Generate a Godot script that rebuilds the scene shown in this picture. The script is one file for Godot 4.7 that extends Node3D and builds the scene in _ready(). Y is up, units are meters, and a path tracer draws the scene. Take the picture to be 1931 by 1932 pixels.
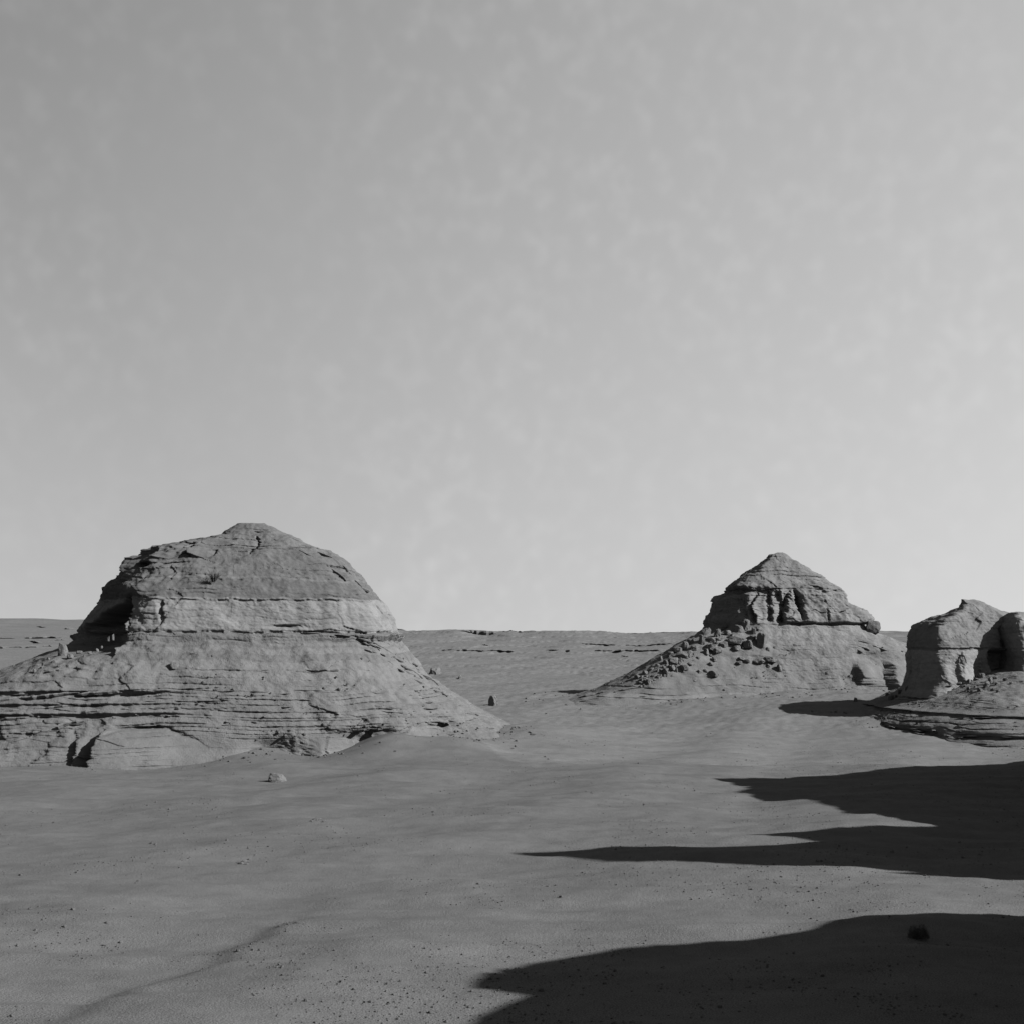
extends Node3D
# A desert valley with layered sandstone buttes, photographed on black and white film.

const F := 2653.0          # focal length in pixels of a 1931 pixel high picture
const CX := 965.5
const CY := 1215.0         # eye level
const PHI := 0.225         # how far the sun stands behind the camera's right hand
const ELEV := 0.555        # height of the sun

var nlow := FastNoiseLite.new()
var nmid := FastNoiseLite.new()
var nfine := FastNoiseLite.new()
var ncell := FastNoiseLite.new()
var nmask := FastNoiseLite.new()
var rng := RandomNumberGenerator.new()
var taken := {}
var M := {}
var buttes: Array = []
var rocks: Array = []
var pebble_meshes: Array = []

# ------------------------------------------------------------------ helpers
func numbered(called: String) -> String:
	var n: int = taken.get(called, 0)
	taken[called] = n + 1
	return called if n == 0 else "%s_%03d" % [called, n]

func tag(o: Node3D, label: String, category: String, group := "") -> Node3D:
	o.set_meta("label", label)
	o.set_meta("category", category)
	if group != "":
		o.set_meta("group", group)
	return o

func thing(called: String, label: String, category: String, at := Vector3.ZERO, group := "") -> Node3D:
	var o := Node3D.new()
	o.name = numbered(called)
	add_child(o)
	o.position = at
	return tag(o, label, category, group)

func part(called: String, mesh: Mesh, mat: Material, parent: Node3D, at := Vector3.ZERO) -> MeshInstance3D:
	var m := MeshInstance3D.new()
	m.name = called
	m.mesh = mesh
	if mat:
		m.material_override = mat
	m.position = at
	parent.add_child(m, true)
	return m

func ramp(a: float, b: float, x: float) -> float:
	var t := clampf((x - a) / (b - a), 0.0, 1.0)
	return t * t * (3.0 - 2.0 * t)

func lerp_table(t: Array, x: float) -> float:
	if x <= t[0][0]:
		return t[0][1]
	for i in range(1, t.size()):
		if x < t[i][0]:
			var k: float = (x - t[i - 1][0]) / (t[i][0] - t[i - 1][0])
			return lerpf(t[i - 1][1], t[i][1], k)
	return t[t.size() - 1][1]

func grid_mesh(v: PackedVector3Array, c: PackedColorArray, nu: int, nv: int, closed: bool) -> ArrayMesh:
	var idx := PackedInt32Array()
	var last := nu if closed else nu - 1
	idx.resize(last * (nv - 1) * 6)
	var k := 0
	for j in nv - 1:
		for i in last:
			var a := j * nu + i
			var b := j * nu + (i + 1) % nu
			idx[k] = a; idx[k + 1] = b; idx[k + 2] = a + nu
			idx[k + 3] = b; idx[k + 4] = b + nu; idx[k + 5] = a + nu
			k += 6
	var arr := []
	arr.resize(Mesh.ARRAY_MAX)
	arr[Mesh.ARRAY_VERTEX] = v
	arr[Mesh.ARRAY_COLOR] = c
	arr[Mesh.ARRAY_INDEX] = idx
	var st := SurfaceTool.new()
	st.create_from_arrays(arr)
	st.generate_normals()
	return st.commit()

# ------------------------------------------------------------------ materials
func make_image(seed_: int, freq: float, oct: int, lo: float, hi: float, speck: float, size := 512) -> Image:
	var n := FastNoiseLite.new()
	n.seed = seed_
	n.noise_type = FastNoiseLite.TYPE_SIMPLEX_SMOOTH
	n.frequency = freq
	n.fractal_octaves = oct
	n.fractal_gain = 0.62
	var im := n.get_seamless_image(size, size)
	im.convert(Image.FORMAT_L8)
	var d := im.get_data()
	var grit := FastNoiseLite.new()
	grit.seed = seed_ + 1
	grit.noise_type = FastNoiseLite.TYPE_SIMPLEX
	grit.frequency = 0.16
	grit.fractal_octaves = 2
	var gd := grit.get_seamless_image(size, size).get_data()
	for i in d.size():
		var v := lerpf(lo, hi, d[i] / 255.0) + (gd[i] / 255.0 - 0.5) * speck
		d[i] = int(clampf(v, 0.0, 1.0) * 255.0)
	return Image.create_from_data(size, size, false, Image.FORMAT_L8, d)

func surface(albedo: Image, relief: Image, scale: Vector3, relief_cm: float) -> StandardMaterial3D:
	var m := StandardMaterial3D.new()
	m.vertex_color_use_as_albedo = true
	m.roughness = 1.0
	m.metallic_specular = 0.1
	albedo.generate_mipmaps()
	m.albedo_texture = ImageTexture.create_from_image(albedo)
	m.uv1_triplanar = true
	m.uv1_world_triplanar = true
	m.uv1_scale = scale
	m.heightmap_enabled = true
	m.heightmap_scale = relief_cm
	m.heightmap_texture = ImageTexture.create_from_image(relief)
	return m

# ------------------------------------------------------------------ ground
const PROFILE := [[-400.0, -1.2], [0.0, -1.7], [3.0, -1.9], [10.0, -4.4], [18.0, -6.7], [24.0, -7.0], [82.0, -7.0], [100.0, -6.4], [128.0, -5.3], [150.0, -4.9], [200.0, -3.1], [230.0, -1.5], [235.0, -0.75], [262.0, 1.0], [276.0, 2.2], [283.0, 2.55], [400.0, 2.2], [900.0, 0.0], [6000.0, -20.0]]
var profile_lut := PackedFloat32Array()

func ground_base(x: float, d: float) -> float:
	var h: float
	if d > 0.0 and d < 399.0:
		var k := d * 2.0
		var i := int(k)
		h = lerpf(profile_lut[i], profile_lut[i + 1], k - i)
	else:
		h = lerp_table(PROFILE, d)
	# the far slope is higher on the left
	h += ramp(170.0, 275.0, d) * (1.9 * ramp(-12.0, -90.0, x) + 0.45 * ramp(10.0, -20.0, x))
	if d > 240.0 and d < 330.0:
		h += ramp(240.0, 276.0, d) * (0.5 * nlow.get_noise_2d(x * 0.9, 44.0) + 0.14 * nmid.get_noise_2d(x * 0.25, 12.0) + 0.4 * ramp(-94.3, -95.6, x))
	# rise towards the right hand buttes
	h += 1.1 * exp(-(pow((x - 27.0) / 17.0, 2.0) + pow((d - 136.0) / 20.0, 2.0)))
	h += 0.9 * exp(-(pow((x - 40.0) / 16.0, 2.0) + pow((d - 112.0) / 14.0, 2.0)))
	return h

func ground(x: float, d: float) -> float:
	var h := ground_base(x, d)
	# sand drifted against the foot of the large butte
	h += 1.1 * exp(-(pow((x + 7.2) / 2.7, 2.0) + pow((d - 86.5) / 3.6, 2.0)))
	h += 0.7 * exp(-(pow((x + 3.4) / 2.2, 2.0) + pow((d - 87.5) / 3.0, 2.0)))
	h += 0.75 * exp(-(pow((x - 1.2) / 5.0, 2.0) + pow((d - 97.0) / 7.0, 2.0)))
	h += 0.95 * exp(-(pow((x + 15.7) / 2.6, 2.0) + pow((d - 85.5) / 3.2, 2.0)))
	h += 0.5 * exp(-(pow((x + 21.5) / 2.0, 2.0) + pow((d - 85.0) / 2.6, 2.0)))
	if d > 25.0 and d < 40.0:
		var sd := x + 8.4 - (d - 28.0) * 0.3 + 0.5 * nmid.get_noise_2d(d * 0.5, 2.0)
		if sd > -0.2:
			h += 0.24 * ramp(-0.1, 0.9, sd) * exp(-maxf(sd, 0.0) / 7.0) * ramp(25.0, 29.0, d) * ramp(39.0, 34.5, d)
	if d > 12.0 and d < 330.0 and absf(x) < 200.0:
		var far := ramp(12.0, 24.0, d) * (1.0 - ramp(70.0, 100.0, d) * 0.2)
		var u := 0.42 * x + 0.91 * d
		var w := 0.91 * x - 0.42 * d
		h += far * 0.34 * nlow.get_noise_2d(u * 0.35, w * 1.15)
		h += far * 0.16 * nlow.get_noise_2d(x * 1.1 + 300.0, d * 4.2)
		h += far * 0.05 * nmid.get_noise_2d(x * 0.8, d * 1.2)
		if d > 84.0:
			h += ramp(84.0, 110.0, d) * 0.10 * nmid.get_noise_2d(x * 1.5 + 50.0, d * 2.0)
		if d > 150.0:
			var bed := h * 1.1 + 0.5 * nlow.get_noise_2d(x * 0.8, d * 0.4)
			var fr := bed - floorf(bed)
			h += ramp(150.0, 200.0, d) * (0.22 * ramp(0.55, 0.75, fr) - 0.22 * ramp(0.0, 0.9, fr)) 
	return h

func axis_steps(list: Array) -> PackedFloat32Array:
	var out := PackedFloat32Array()
	for k in list.size() - 1:
		var a: float = list[k][0]
		var b: float = list[k + 1][0]
		var n := int(round((b - a) / list[k][1]))
		for i in n:
			out.append(lerpf(a, b, float(i) / n))
	out.append(list[list.size() - 1][0])
	return out

func build_ground() -> void:
	var xs := axis_steps([[-5000.0, 1500.0], [-500.0, 100.0], [-100.0, 5.0], [-62.0, 0.6], [-34.0, 0.27], [48.0, 0.8], [80.0, 6.0], [140.0, 60.0], [500.0, 1500.0], [5000.0, 0.0]])
	var ds := axis_steps([[-2000.0, 400.0], [-80.0, 10.0], [0.0, 2.0], [22.0, 0.22], [92.0, 0.4], [150.0, 0.55], [290.0, 5.0], [330.0, 60.0], [900.0, 1000.0], [6000.0, 0.0]])
	var nx := xs.size()
	var nd := ds.size()
	var v := PackedVector3Array()
	var c := PackedColorArray()
	v.resize(nx * nd)
	c.resize(nx * nd)
	var k := 0
	for j in nd:
		var d := ds[nd - 1 - j]
		for i in nx:
			var x := xs[i]
			v[k] = Vector3(x, ground(x, d), -d)
			# the dark gravelly floor ends along a clear line, paler sand beyond it
			var line := 82.0 + 9.0 * ramp(0.5, -3.0, x) + 1.2 * nlow.get_noise_2d(x * 1.5, 7.0) - 0.04 * x
			var t := 0.080 if d < line else 0.096
			t *= 1.0 + 0.12 * nlow.get_noise_2d(x * 2.0 + 90.0, d * 5.0) + 0.05 * nmid.get_noise_2d(x * 0.5, d * 1.4)
			c[k] = Color(t, t, t)
			k += 1
	var g := part("ground", grid_mesh(v, c, nx, nd, false), M.sand, self)
	g.set_meta("kind", "structure")

# ------------------------------------------------------------------ buttes
class Butte:
	var id := 0
	var c := Vector3.ZERO
	var rows: Array = []      # [h, dL, dR, dF, dB, kRF, kLF, p, strata, fracture]
	var prot := PackedFloat32Array()
	var tone := PackedFloat32Array()
	var h0 := 0.0
	var front_turn := 1.40
	var tilt := 0.0

	func row_at(h: float) -> Array:
		if h >= rows[0][0]:
			return rows[0]
		for i in range(1, rows.size()):
			if h > rows[i][0]:
				return mix_rows(rows[i], rows[i - 1], (h - rows[i][0]) / maxf(rows[i - 1][0] - rows[i][0], 1e-5))
		return rows[rows.size() - 1]

	func mix_rows(a: Array, b: Array, t: float) -> Array:
		var o := []
		o.resize(10)
		for i in 10:
			o[i] = lerpf(a[i], b[i], t)
		return o

	func planes(r: Array) -> PackedFloat32Array:
		var q := 0.7071
		return PackedFloat32Array([0.0, r[2], PI / 4, r[5] * (r[2] + r[3]) * q, front_turn, r[3], PI * 5 / 6 + tilt, r[6] * (0.866 * r[1] + 0.5 * r[3]), PI + tilt, r[1], PI * 5 / 4 + tilt, 0.84 * (r[1] + r[4]) * q, PI * 1.5, r[4], PI * 7 / 4, 0.84 * (r[2] + r[4]) * q])

	func radius(pl: PackedFloat32Array, p: float, th: float) -> float:
		var s := 0.0
		for i in 8:
			var cs := cos(th - pl[2 * i])
			if cs > 0.0:
				s += pow(cs / maxf(pl[2 * i + 1], 0.02), p)
		return pow(s, -1.0 / p)

	func inside(q: Vector3) -> bool:
		var h := q.y
		if h > rows[0][0] or h < rows[rows.size() - 1][0]:
			return false
		var x := q.x - c.x
		var z := q.z - c.z
		var r := row_at(h)
		if x * x + z * z > 2.2 * pow(maxf(maxf(r[1], r[2]), maxf(r[3], r[4])), 2.0):
			return false
		return Vector2(x, z).length() < radius(planes(r), maxf(r[7] * 2.0, 9.0), atan2(z, x))

	func beds(seed_: int, a: float, b: float, tmin: float, tmax: float) -> void:
		var g := RandomNumberGenerator.new()
		g.seed = seed_
		h0 = a - 1.0
		var n := int((b - a + 2.0) * 100.0)
		prot.resize(n)
		tone.resize(n)
		var i := 0
		while i < n:
			var len_ := maxi(6, int(g.randf_range(tmin, tmax) * 100.0))
			if g.randf() < 0.25:
				len_ *= 2
			var e := g.randf_range(-0.35, 1.0)
			var t := g.randf_range(0.9, 1.08)
			for k in len_:
				if i + k >= n:
					break
				var f := float(k) / len_
				prot[i + k] = e * (1.0 - pow(absf(2.0 * f - 1.0), 5.0) * 0.5)
				if f < 0.18:
					prot[i + k] = minf(prot[i + k], -0.9)
				tone[i + k] = t
			i += len_

# rows given as pixels of the picture at the butte's own distance
func make_butte(id: int, px: float, d: float, table: Array, seed_: int, tmin: float, tmax: float, turn := 1.40) -> Butte:
	var b := Butte.new()
	b.id = id
	b.front_turn = turn
	b.c = Vector3((px - CX) * d / F, 0.0, -d)
	var s := d / F
	for t in table:
		b.rows.append([(CY - t[0]) * s, (px - t[1]) * s, (t[2] - px) * s, t[3], t[4], t[5], t[6], t[7], t[8], t[9]])
	b.beds(seed_, b.rows[b.rows.size() - 1][0], b.rows[0][0], tmin, tmax)
	buttes.append(b)
	return b

func hump(x: float, a: float, w: float) -> float:
	return exp(-pow((x - a) / w, 2.0))

# a rounded bulge whose left flank drops off steeply
func bulge(x: float, xs: float, rise: float, fall: float, h: float, hc: float, hr: float) -> float:
	var v := 1.0 - pow((h - hc) / hr, 2.0)
	if v <= 0.0:
		return 0.0
	var s := ramp(xs - rise, xs, x) if x < xs else exp(-pow((x - xs) / fall, 2.0))
	return s * sqrt(v)

func shape_extra(id: int, x: float, z: float, h: float) -> float:
	if z < -4.0 and id != 4:
		return 0.0
	var e := 0.0
	match id:
		1:
			# ledge that crowns the pale cliff, and the little seams below
			var broken := clampf(0.5 + 1.6 * nmid.get_noise_2d(x * 1.6, 4.0), 0.0, 1.0)
			e += broken * (0.12 * hump(h, 2.96, 0.05) - 0.07 * hump(h, 2.82, 0.06))
			e -= 0.25 * broken * hump(h, 0.74, 0.10)
			e -= 0.10 * (1.0 - broken) * hump(h, 4.25, 0.06)
			# deep recess behind the left corner, under a slanting brow
			var rim := 2.95 + (x + 5.8) * 0.42
			if h < rim + 0.3 and h > -0.9:
				e -= 2.4 * ramp(-5.7, -6.1, x) * ramp(-10.9, -9.6, x) * ramp(rim + 0.25, rim - 0.05, h) * ramp(-0.9, -0.3, h)
			e += 0.3 * ramp(-5.3, -6.2, x) * hump(h, rim + 0.4, 0.3)
			# crown blocks
			e -= 0.5 * hump(x, -2.8, 0.14) * ramp(5.9, 6.3, h) * ramp(7.4, 7.0, h)
			e += 0.4 * bulge(x, -2.6, 0.15, 1.6, h, 6.5, 0.7)
			e -= 0.55 * bulge(x, -1.5, 0.2, 0.45, h, 6.15, 0.28)
			e -= 0.4 * hump(x, 0.95 + 0.25 * hump(h, 6.9, 0.5), 0.07) * ramp(6.0, 6.3, h) * ramp(7.6, 7.3, h)
			e -= 0.9 * bulge(x, -6.2, 0.5, 0.8, h, 5.25, 0.22)
			e += 0.5 * bulge(x, -7.0, 0.3, 0.7, h, 5.1, 0.9)
			e -= 0.35 * hump(x, -3.6, 0.16) * ramp(2.9, 2.6, h) * ramp(1.0, 2.2, h)
			e -= 0.45 * hump(x, 4.2, 1.0) * hump(h, 1.15, 0.10)
			e -= 0.6 * hump(x, 6.0, 0.6) * hump(h, 0.75, 0.09)
			# scalloped foot
			e += 1.9 * bulge(x, -5.0, 0.2, 3.2, h, -6.7, 1.7)
			e += 0.6 * bulge(x, -6.4, 0.2, 0.6, h, -6.6, 1.2)
			e -= 0.35 * ramp(-5.2, -4.4, x) * ramp(0.5, -1.5, x) * hump(h, -4.95 - 0.08 * (x + 3.0) * (x + 3.0), 0.12)
			e -= 0.9 * hump(x, 4.6, 1.5) * ramp(-5.2, -6.3, h)
			e += 0.5 * hump(x, 7.1, 0.8) * ramp(-5.4, -6.6, h)
			e -= 1.3 * hump(x, 9.9, 1.7) * ramp(-4.9, -5.9, h)
			e -= 0.8 * hump(x, 14.6, 1.5) * ramp(-4.6, -5.6, h)
			# overhanging beds low on the left
			var left := ramp(1.0, -4.0, x)
			e += 0.24 * left * (hump(h, -2.75, 0.11) - hump(h, -3.05, 0.16))
			e += 0.22 * left * (hump(h, -4.05, 0.10) - hump(h, -4.30, 0.14))
			e += 0.15 * left * (hump(h, -3.5, 0.08) - hump(h, -3.68, 0.10))
		2:
			# the broken left half: buttresses, clefts and a leaning pillar
			var lo := ramp(1.9, 2.3, h) * ramp(5.6, 4.6, h)
			e -= lo * 1.2 * hump(x, 0.75 - (h - 3.0) * 0.22, 0.22) * ramp(2.2, 2.8, h)
			e -= lo * 0.9 * hump(x, -1.1 + (h - 3.0) * 0.35, 0.3)
			e -= lo * 0.6 * ramp(-0.9, -1.3, x) * ramp(-5.0, -3.5, x)
			e += lo * 0.35 * hump(x, -1.9, 0.3) - lo * 0.3 * hump(x, -2.5, 0.18)
			e -= lo * 0.5 * hump(x, -3.9, 0.25) + lo * 0.4 * hump(x, -4.8, 0.2)
			e += lo * 0.9 * hump(x, -3.7, 0.2) * ramp(4.6, 3.6, h)
			e -= 0.5 * ramp(-0.6, -2.5, x) * hump(h, 5.0, 0.35)
			# overhang along the base of the cap
			e += 0.12 * ramp(-1.5, 0.5, x) * ramp(2.0, 2.2, h) * ramp(3.4, 2.4, h)
			e -= 0.3 * ramp(-1.8, 0.0, x) * hump(h, 1.92, 0.10)
			e -= 0.5 * hump(x, 3.35, 0.07) * ramp(2.0, 2.3, h) * ramp(3.6, 3.3, h)
			e += 0.08 * hump(h, 4.75, 0.08)
			# smooth bulges at the lower right
			e += 0.8 * bulge(x, 5.2, 0.12, 1.5, h, -2.75, 0.95)
			e += 1.15 * bulge(x, 8.1, 0.15, 2.6, h, -2.9, 1.5)
			e -= 0.5 * hump(x, 7.0, 1.8) * hump(h, -1.1, 0.4)
		3:
			# a thin pale seam with a slot beneath it
			var seam := clampf(0.55 + 1.4 * nmid.get_noise_2d(x * 1.3, 9.0), 0.0, 1.0)
			e += 0.10 * hump(h, -0.24, 0.04)
			e -= 0.20 * seam * hump(h, -0.38, 0.05)
			# flutes in the lower wall
			var low := ramp(-0.4, -0.9, h)
			e -= low * 0.55 * hump(x, 0.15, 0.45) * ramp(-0.8, -2.2, h)
			e += low * 0.3 * hump(x, -0.9, 0.6)
			# cave towards the knob
			e -= 1.5 * ramp(1.0, 1.6, x) * ramp(-0.35, -0.7, h) * ramp(-3.4, -2.6, h)
			e -= 0.8 * ramp(1.9, 2.6, x) * ramp(1.6, 0.8, h) * ramp(-0.4, -0.1, h)
			e += 0.9 * hump(x, 1.5, 0.45) * ramp(-1.4, -2.4, h)
		4:
			e -= 0.12 * hump(h, -0.4, 0.05)
		5:
			# undercut foot of the mound
			e -= 0.7 * ramp(-20.5, -18.5, x) * ramp(-14.6, -15.6, x) * hump(h, -6.30, 0.34)
			e -= 0.5 * ramp(-15.0, -13.0, x) * hump(h, -6.2, 0.16)
			e += 0.3 * ramp(-17.0, -15.0, x) * hump(h, -4.85, 0.08)
			e -= 0.25 * ramp(-17.0, -15.0, x) * hump(h, -5.05, 0.10)
	return e

func butte_band(b: Butte, r0: int, r1: int, step: float, na: int, albedo: float, na_front := 0.84) -> ArrayMesh:
	# angles: close together on the side that the valley sees
	var th := PackedFloat32Array()
	var a0 := deg_to_rad(-25.0)
	var a1 := deg_to_rad(205.0)
	var nf := int(na * na_front)
	for i in nf:
		th.append(lerpf(a0, a1, float(i) / nf))
	for i in na - nf:
		th.append(lerpf(a1, a0 + TAU, float(i) / (na - nf)))
	var rr: Array = []
	for i in range(r0, r1):
		var a: Array = b.rows[i]
		var e: Array = b.rows[i + 1]
		var len_ := Vector2(a[0] - e[0], maxf(maxf(absf(a[3] - e[3]), absf(a[2] - e[2])), absf(a[1] - e[1]) * 0.7)).length()
		var n := maxi(1, int(ceil(len_ / step)))
		for k in n:
			rr.append(b.mix_rows(a, e, float(k) / n))
	rr.append(b.rows[r1])
	var nv := rr.size()
	var v := PackedVector3Array()
	var c := PackedColorArray()
	v.resize(nv * na)
	c.resize(nv * na)
	var cs := PackedFloat32Array()
	var sn := PackedFloat32Array()
	for t in th:
		cs.append(cos(t)); sn.append(sin(t))
	var k := 0
	var off := float(b.id) * 37.0
	for j in nv:
		var r: Array = rr[j]
		var h: float = r[0]
		var pl := b.planes(r)
		var pw: float = maxf(r[7] * 2.0, 9.0)
		var sa: float = r[8]
		var fa: float = r[9]
		for i in na:
			var rad := b.radius(pl, pw, th[i])
			var x := rad * cs[i]
			var z := rad * sn[i]
			var sx := x + off
			# broad unevenness
			var broad := nlow.get_noise_3d(sx * 4.0, h * 4.0, z * 4.0)
			var m := nmid.get_noise_3d(sx, h * 0.9, z)
			var mask := clampf(0.55 + 1.5 * nmask.get_noise_3d(sx, h * 2.2, z), 0.0, 1.3)
			var warp := 0.25 * nlow.get_noise_2d(sx * 1.6, z * 1.6) + 0.012 * x + 0.05 * m
			var bi := clampi(int((h + warp - b.h0) * 100.0), 0, b.prot.size() - 1)
			var e := (0.2 if b.id == 1 else 0.3) * broad * minf(rad * 0.2, 1.0) + sa * mask * b.prot[bi]
			if b.id == 1:
				fa = r[9] * lerpf(0.3, 1.7, clampf(ramp(-1.0, -5.0, x) + ramp(4.0, 8.5, x), 0.0, 1.0))
			if fa > 0.0:
				var cell := ncell.get_noise_3d(sx, h * 1.5, z)
				e += fa * (0.9 * m + 0.55 * (cell + 0.55)) 
			var fine := nfine.get_noise_3d(sx, h * 1.6, z)
			e += 0.035 * fine
			e += shape_extra(b.id, x + 0.35 * m + 0.12 * fine, z, h + 0.06 * m)
			e = maxf(e, -0.8 * rad)
			var y := h + 0.16 * m * minf(rad, 1.0) * ramp(-9.0, 0.0, h)
			v[k] = Vector3(b.c.x + x + e * cs[i], y, b.c.z + z + e * sn[i])
			var t := albedo * b.tone[bi] * (1.0 + 0.10 * broad)
			if b.id == 2 and h > 0.85 and h < 1.8 and x > -2.0:
				t *= 1.14
			if b.id == 1:
				var hb := h + warp
				if hb > 3.0 and hb < 4.3:
					t *= 0.84
				elif hb >= 4.3 and hb < 5.1:
					t *= 1.04
			c[k] = Color(t, t, t)
			k += 1
	return grid_mesh(v, c, na, nv, true)

# ------------------------------------------------------------------ where the line of sight through a pixel meets the place
func hit(px: float, py: float, d0 := 24.0, d1 := 290.0) -> Vector3:
	var d := d0
	var kx := (px - CX) / F
	var ky := (CY - py) / F
	while d < d1:
		var q := Vector3(kx * d, ky * d, -d)
		if q.y < ground(q.x, d):
			return q
		for b in buttes:
			if b.inside(q):
				return q
		d += 0.12
	return Vector3(kx * d1, ky * d1, -d1)

# ------------------------------------------------------------------ loose rock
func ico(sub: int) -> Array:
	var t := (1.0 + sqrt(5.0)) / 2.0
	var vs := [Vector3(-1, t, 0), Vector3(1, t, 0), Vector3(-1, -t, 0), Vector3(1, -t, 0), Vector3(0, -1, t), Vector3(0, 1, t), Vector3(0, -1, -t), Vector3(0, 1, -t), Vector3(t, 0, -1), Vector3(t, 0, 1), Vector3(-t, 0, -1), Vector3(-t, 0, 1)]
	var fs := [[0, 11, 5], [0, 5, 1], [0, 1, 7], [0, 7, 10], [0, 10, 11], [1, 5, 9], [5, 11, 4], [11, 10, 2], [10, 7, 6], [7, 1, 8], [3, 9, 4], [3, 4, 2], [3, 2, 6], [3, 6, 8], [3, 8, 9], [4, 9, 5], [2, 4, 11], [6, 2, 10], [8, 6, 7], [9, 8, 1]]
	for i in vs.size():
		vs[i] = vs[i].normalized()
	for s in sub:
		var nf := []
		var mid := {}
		for f in fs:
			var m := []
			for e in 3:
				var a: int = f[e]
				var b: int = f[(e + 1) % 3]
				var key := mini(a, b) * 10000 + maxi(a, b)
				if not mid.has(key):
					mid[key] = vs.size()
					vs.append(((vs[a] + vs[b]) * 0.5).normalized())
				m.append(mid[key])
			nf.append([f[0], m[0], m[2]]); nf.append([f[1], m[1], m[0]]); nf.append([f[2], m[2], m[1]]); nf.append(m)
		fs = nf
	return [vs, fs]

# half a metre of radius, standing on y = 0
func rock_mesh(seed_: int, sub: int, cuts: int, flat: float, albedo: float, box := 4.0) -> ArrayMesh:
	var g := RandomNumberGenerator.new()
	g.seed = seed_
	var s := ico(sub)
	var vs: Array = s[0]
	var st := SurfaceTool.new()
	st.begin(Mesh.PRIMITIVE_TRIANGLES)
	var pl := []
	var turn_ := Basis(Vector3(g.randfn(), 0.3, g.randfn()).normalized(), g.randf_range(0.0, 0.6)) * Basis(Vector3.UP, g.randf() * TAU)
	for i in cuts:
		var n := Vector3(g.randfn(), g.randfn() * 0.6 + 0.15, g.randfn()).normalized()
		pl.append([n, g.randf_range(0.72, 1.0)])
	for i in vs.size():
		var p: Vector3 = vs[i]
		var sq := turn_ * p
		p = p / pow(pow(absf(sq.x), box) + pow(absf(sq.y), box) + pow(absf(sq.z), box), 1.0 / box)
		for q in pl:
			var over: float = p.dot(q[0]) - q[1]
			if over > 0.0:
				p -= q[0] * over
		p *= 1.0 + 0.16 * nmid.get_noise_3d(p.x * 2.0 + seed_ * 9.0, p.y * 2.0, p.z * 2.0)
		p *= 1.0 + 0.10 * nfine.get_noise_3d(p.x * 2.0 + seed_ * 5.0, p.y * 2.0, p.z * 2.0)
		if p.y < 0.0:
			p.y = maxf(p.y, -0.6)
		vs[i] = p * Vector3(0.46, 0.52 * flat, 0.42)
	var low := 9.0
	for p in vs:
		low = minf(low, p.y)
	for f in s[1]:
		var t := albedo * g.randf_range(0.92, 1.08)
		st.set_color(Color(t, t, t))
		st.set_smooth_group(-1)
		for k in [0, 2, 1]:
			st.add_vertex(vs[f[k]] - Vector3(0, low, 0))
	st.generate_normals()
	return st.commit()

# a boulder standing where the line of sight through that pixel meets the slope; size in pixels
func boulder(called: String, px: float, py: float, w: float, hgt: float, variant: int, turn: float, label: String, category: String, group := "", sink := 0.12) -> MeshInstance3D:
	var at := hit(px, py)
	var s := -at.z / F
	var o := MeshInstance3D.new()
	o.name = numbered(called)
	o.mesh = rocks[variant % rocks.size()]
	o.material_override = M.stone
	add_child(o)
	var size := Vector3(w * s, hgt * s, w * s * 0.85)
	o.basis = Basis(Vector3.UP, turn).scaled(Vector3.ONE)
	o.basis = o.basis * Basis.from_scale(size * Vector3(0.95, 1.1, 0.95))
	o.position = at - Vector3(0, hgt * s * sink, -0.0)
	tag(o, label, category, group)
	return o

# one boulder of the rockfall, described by its size and by where on the apron it lies
func fallen(px: float, py: float, w: float, hgt: float) -> void:
	var size := "large blocky boulder" if w >= 20.0 else ("middle sized boulder" if w >= 13.0 else ("small boulder" if w >= 9.0 else "very small stone"))
	var down := py - lerpf(1190.0, 1270.0, clampf((1440.0 - px) / 240.0, 0.0, 1.0))
	var where := "against the pyramid butte's cliff foot" if py < 1208.0 else ("low on the tail of the pyramid butte's rockfall" if px < 1275.0 else ("scattered below the pyramid butte's main rockfall" if down > 24.0 else "in the thick of the pyramid butte's rockfall"))
	boulder("fallen_boulder", px, py, w * rng.randf_range(0.75, 1.65), hgt * rng.randf_range(0.75, 1.4), rng.randi() % rocks.size(), rng.randf() * TAU, size + " " + where, "boulder", "boulders fallen below the pyramid butte", rng.randf_range(0.1, 0.4))

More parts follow.
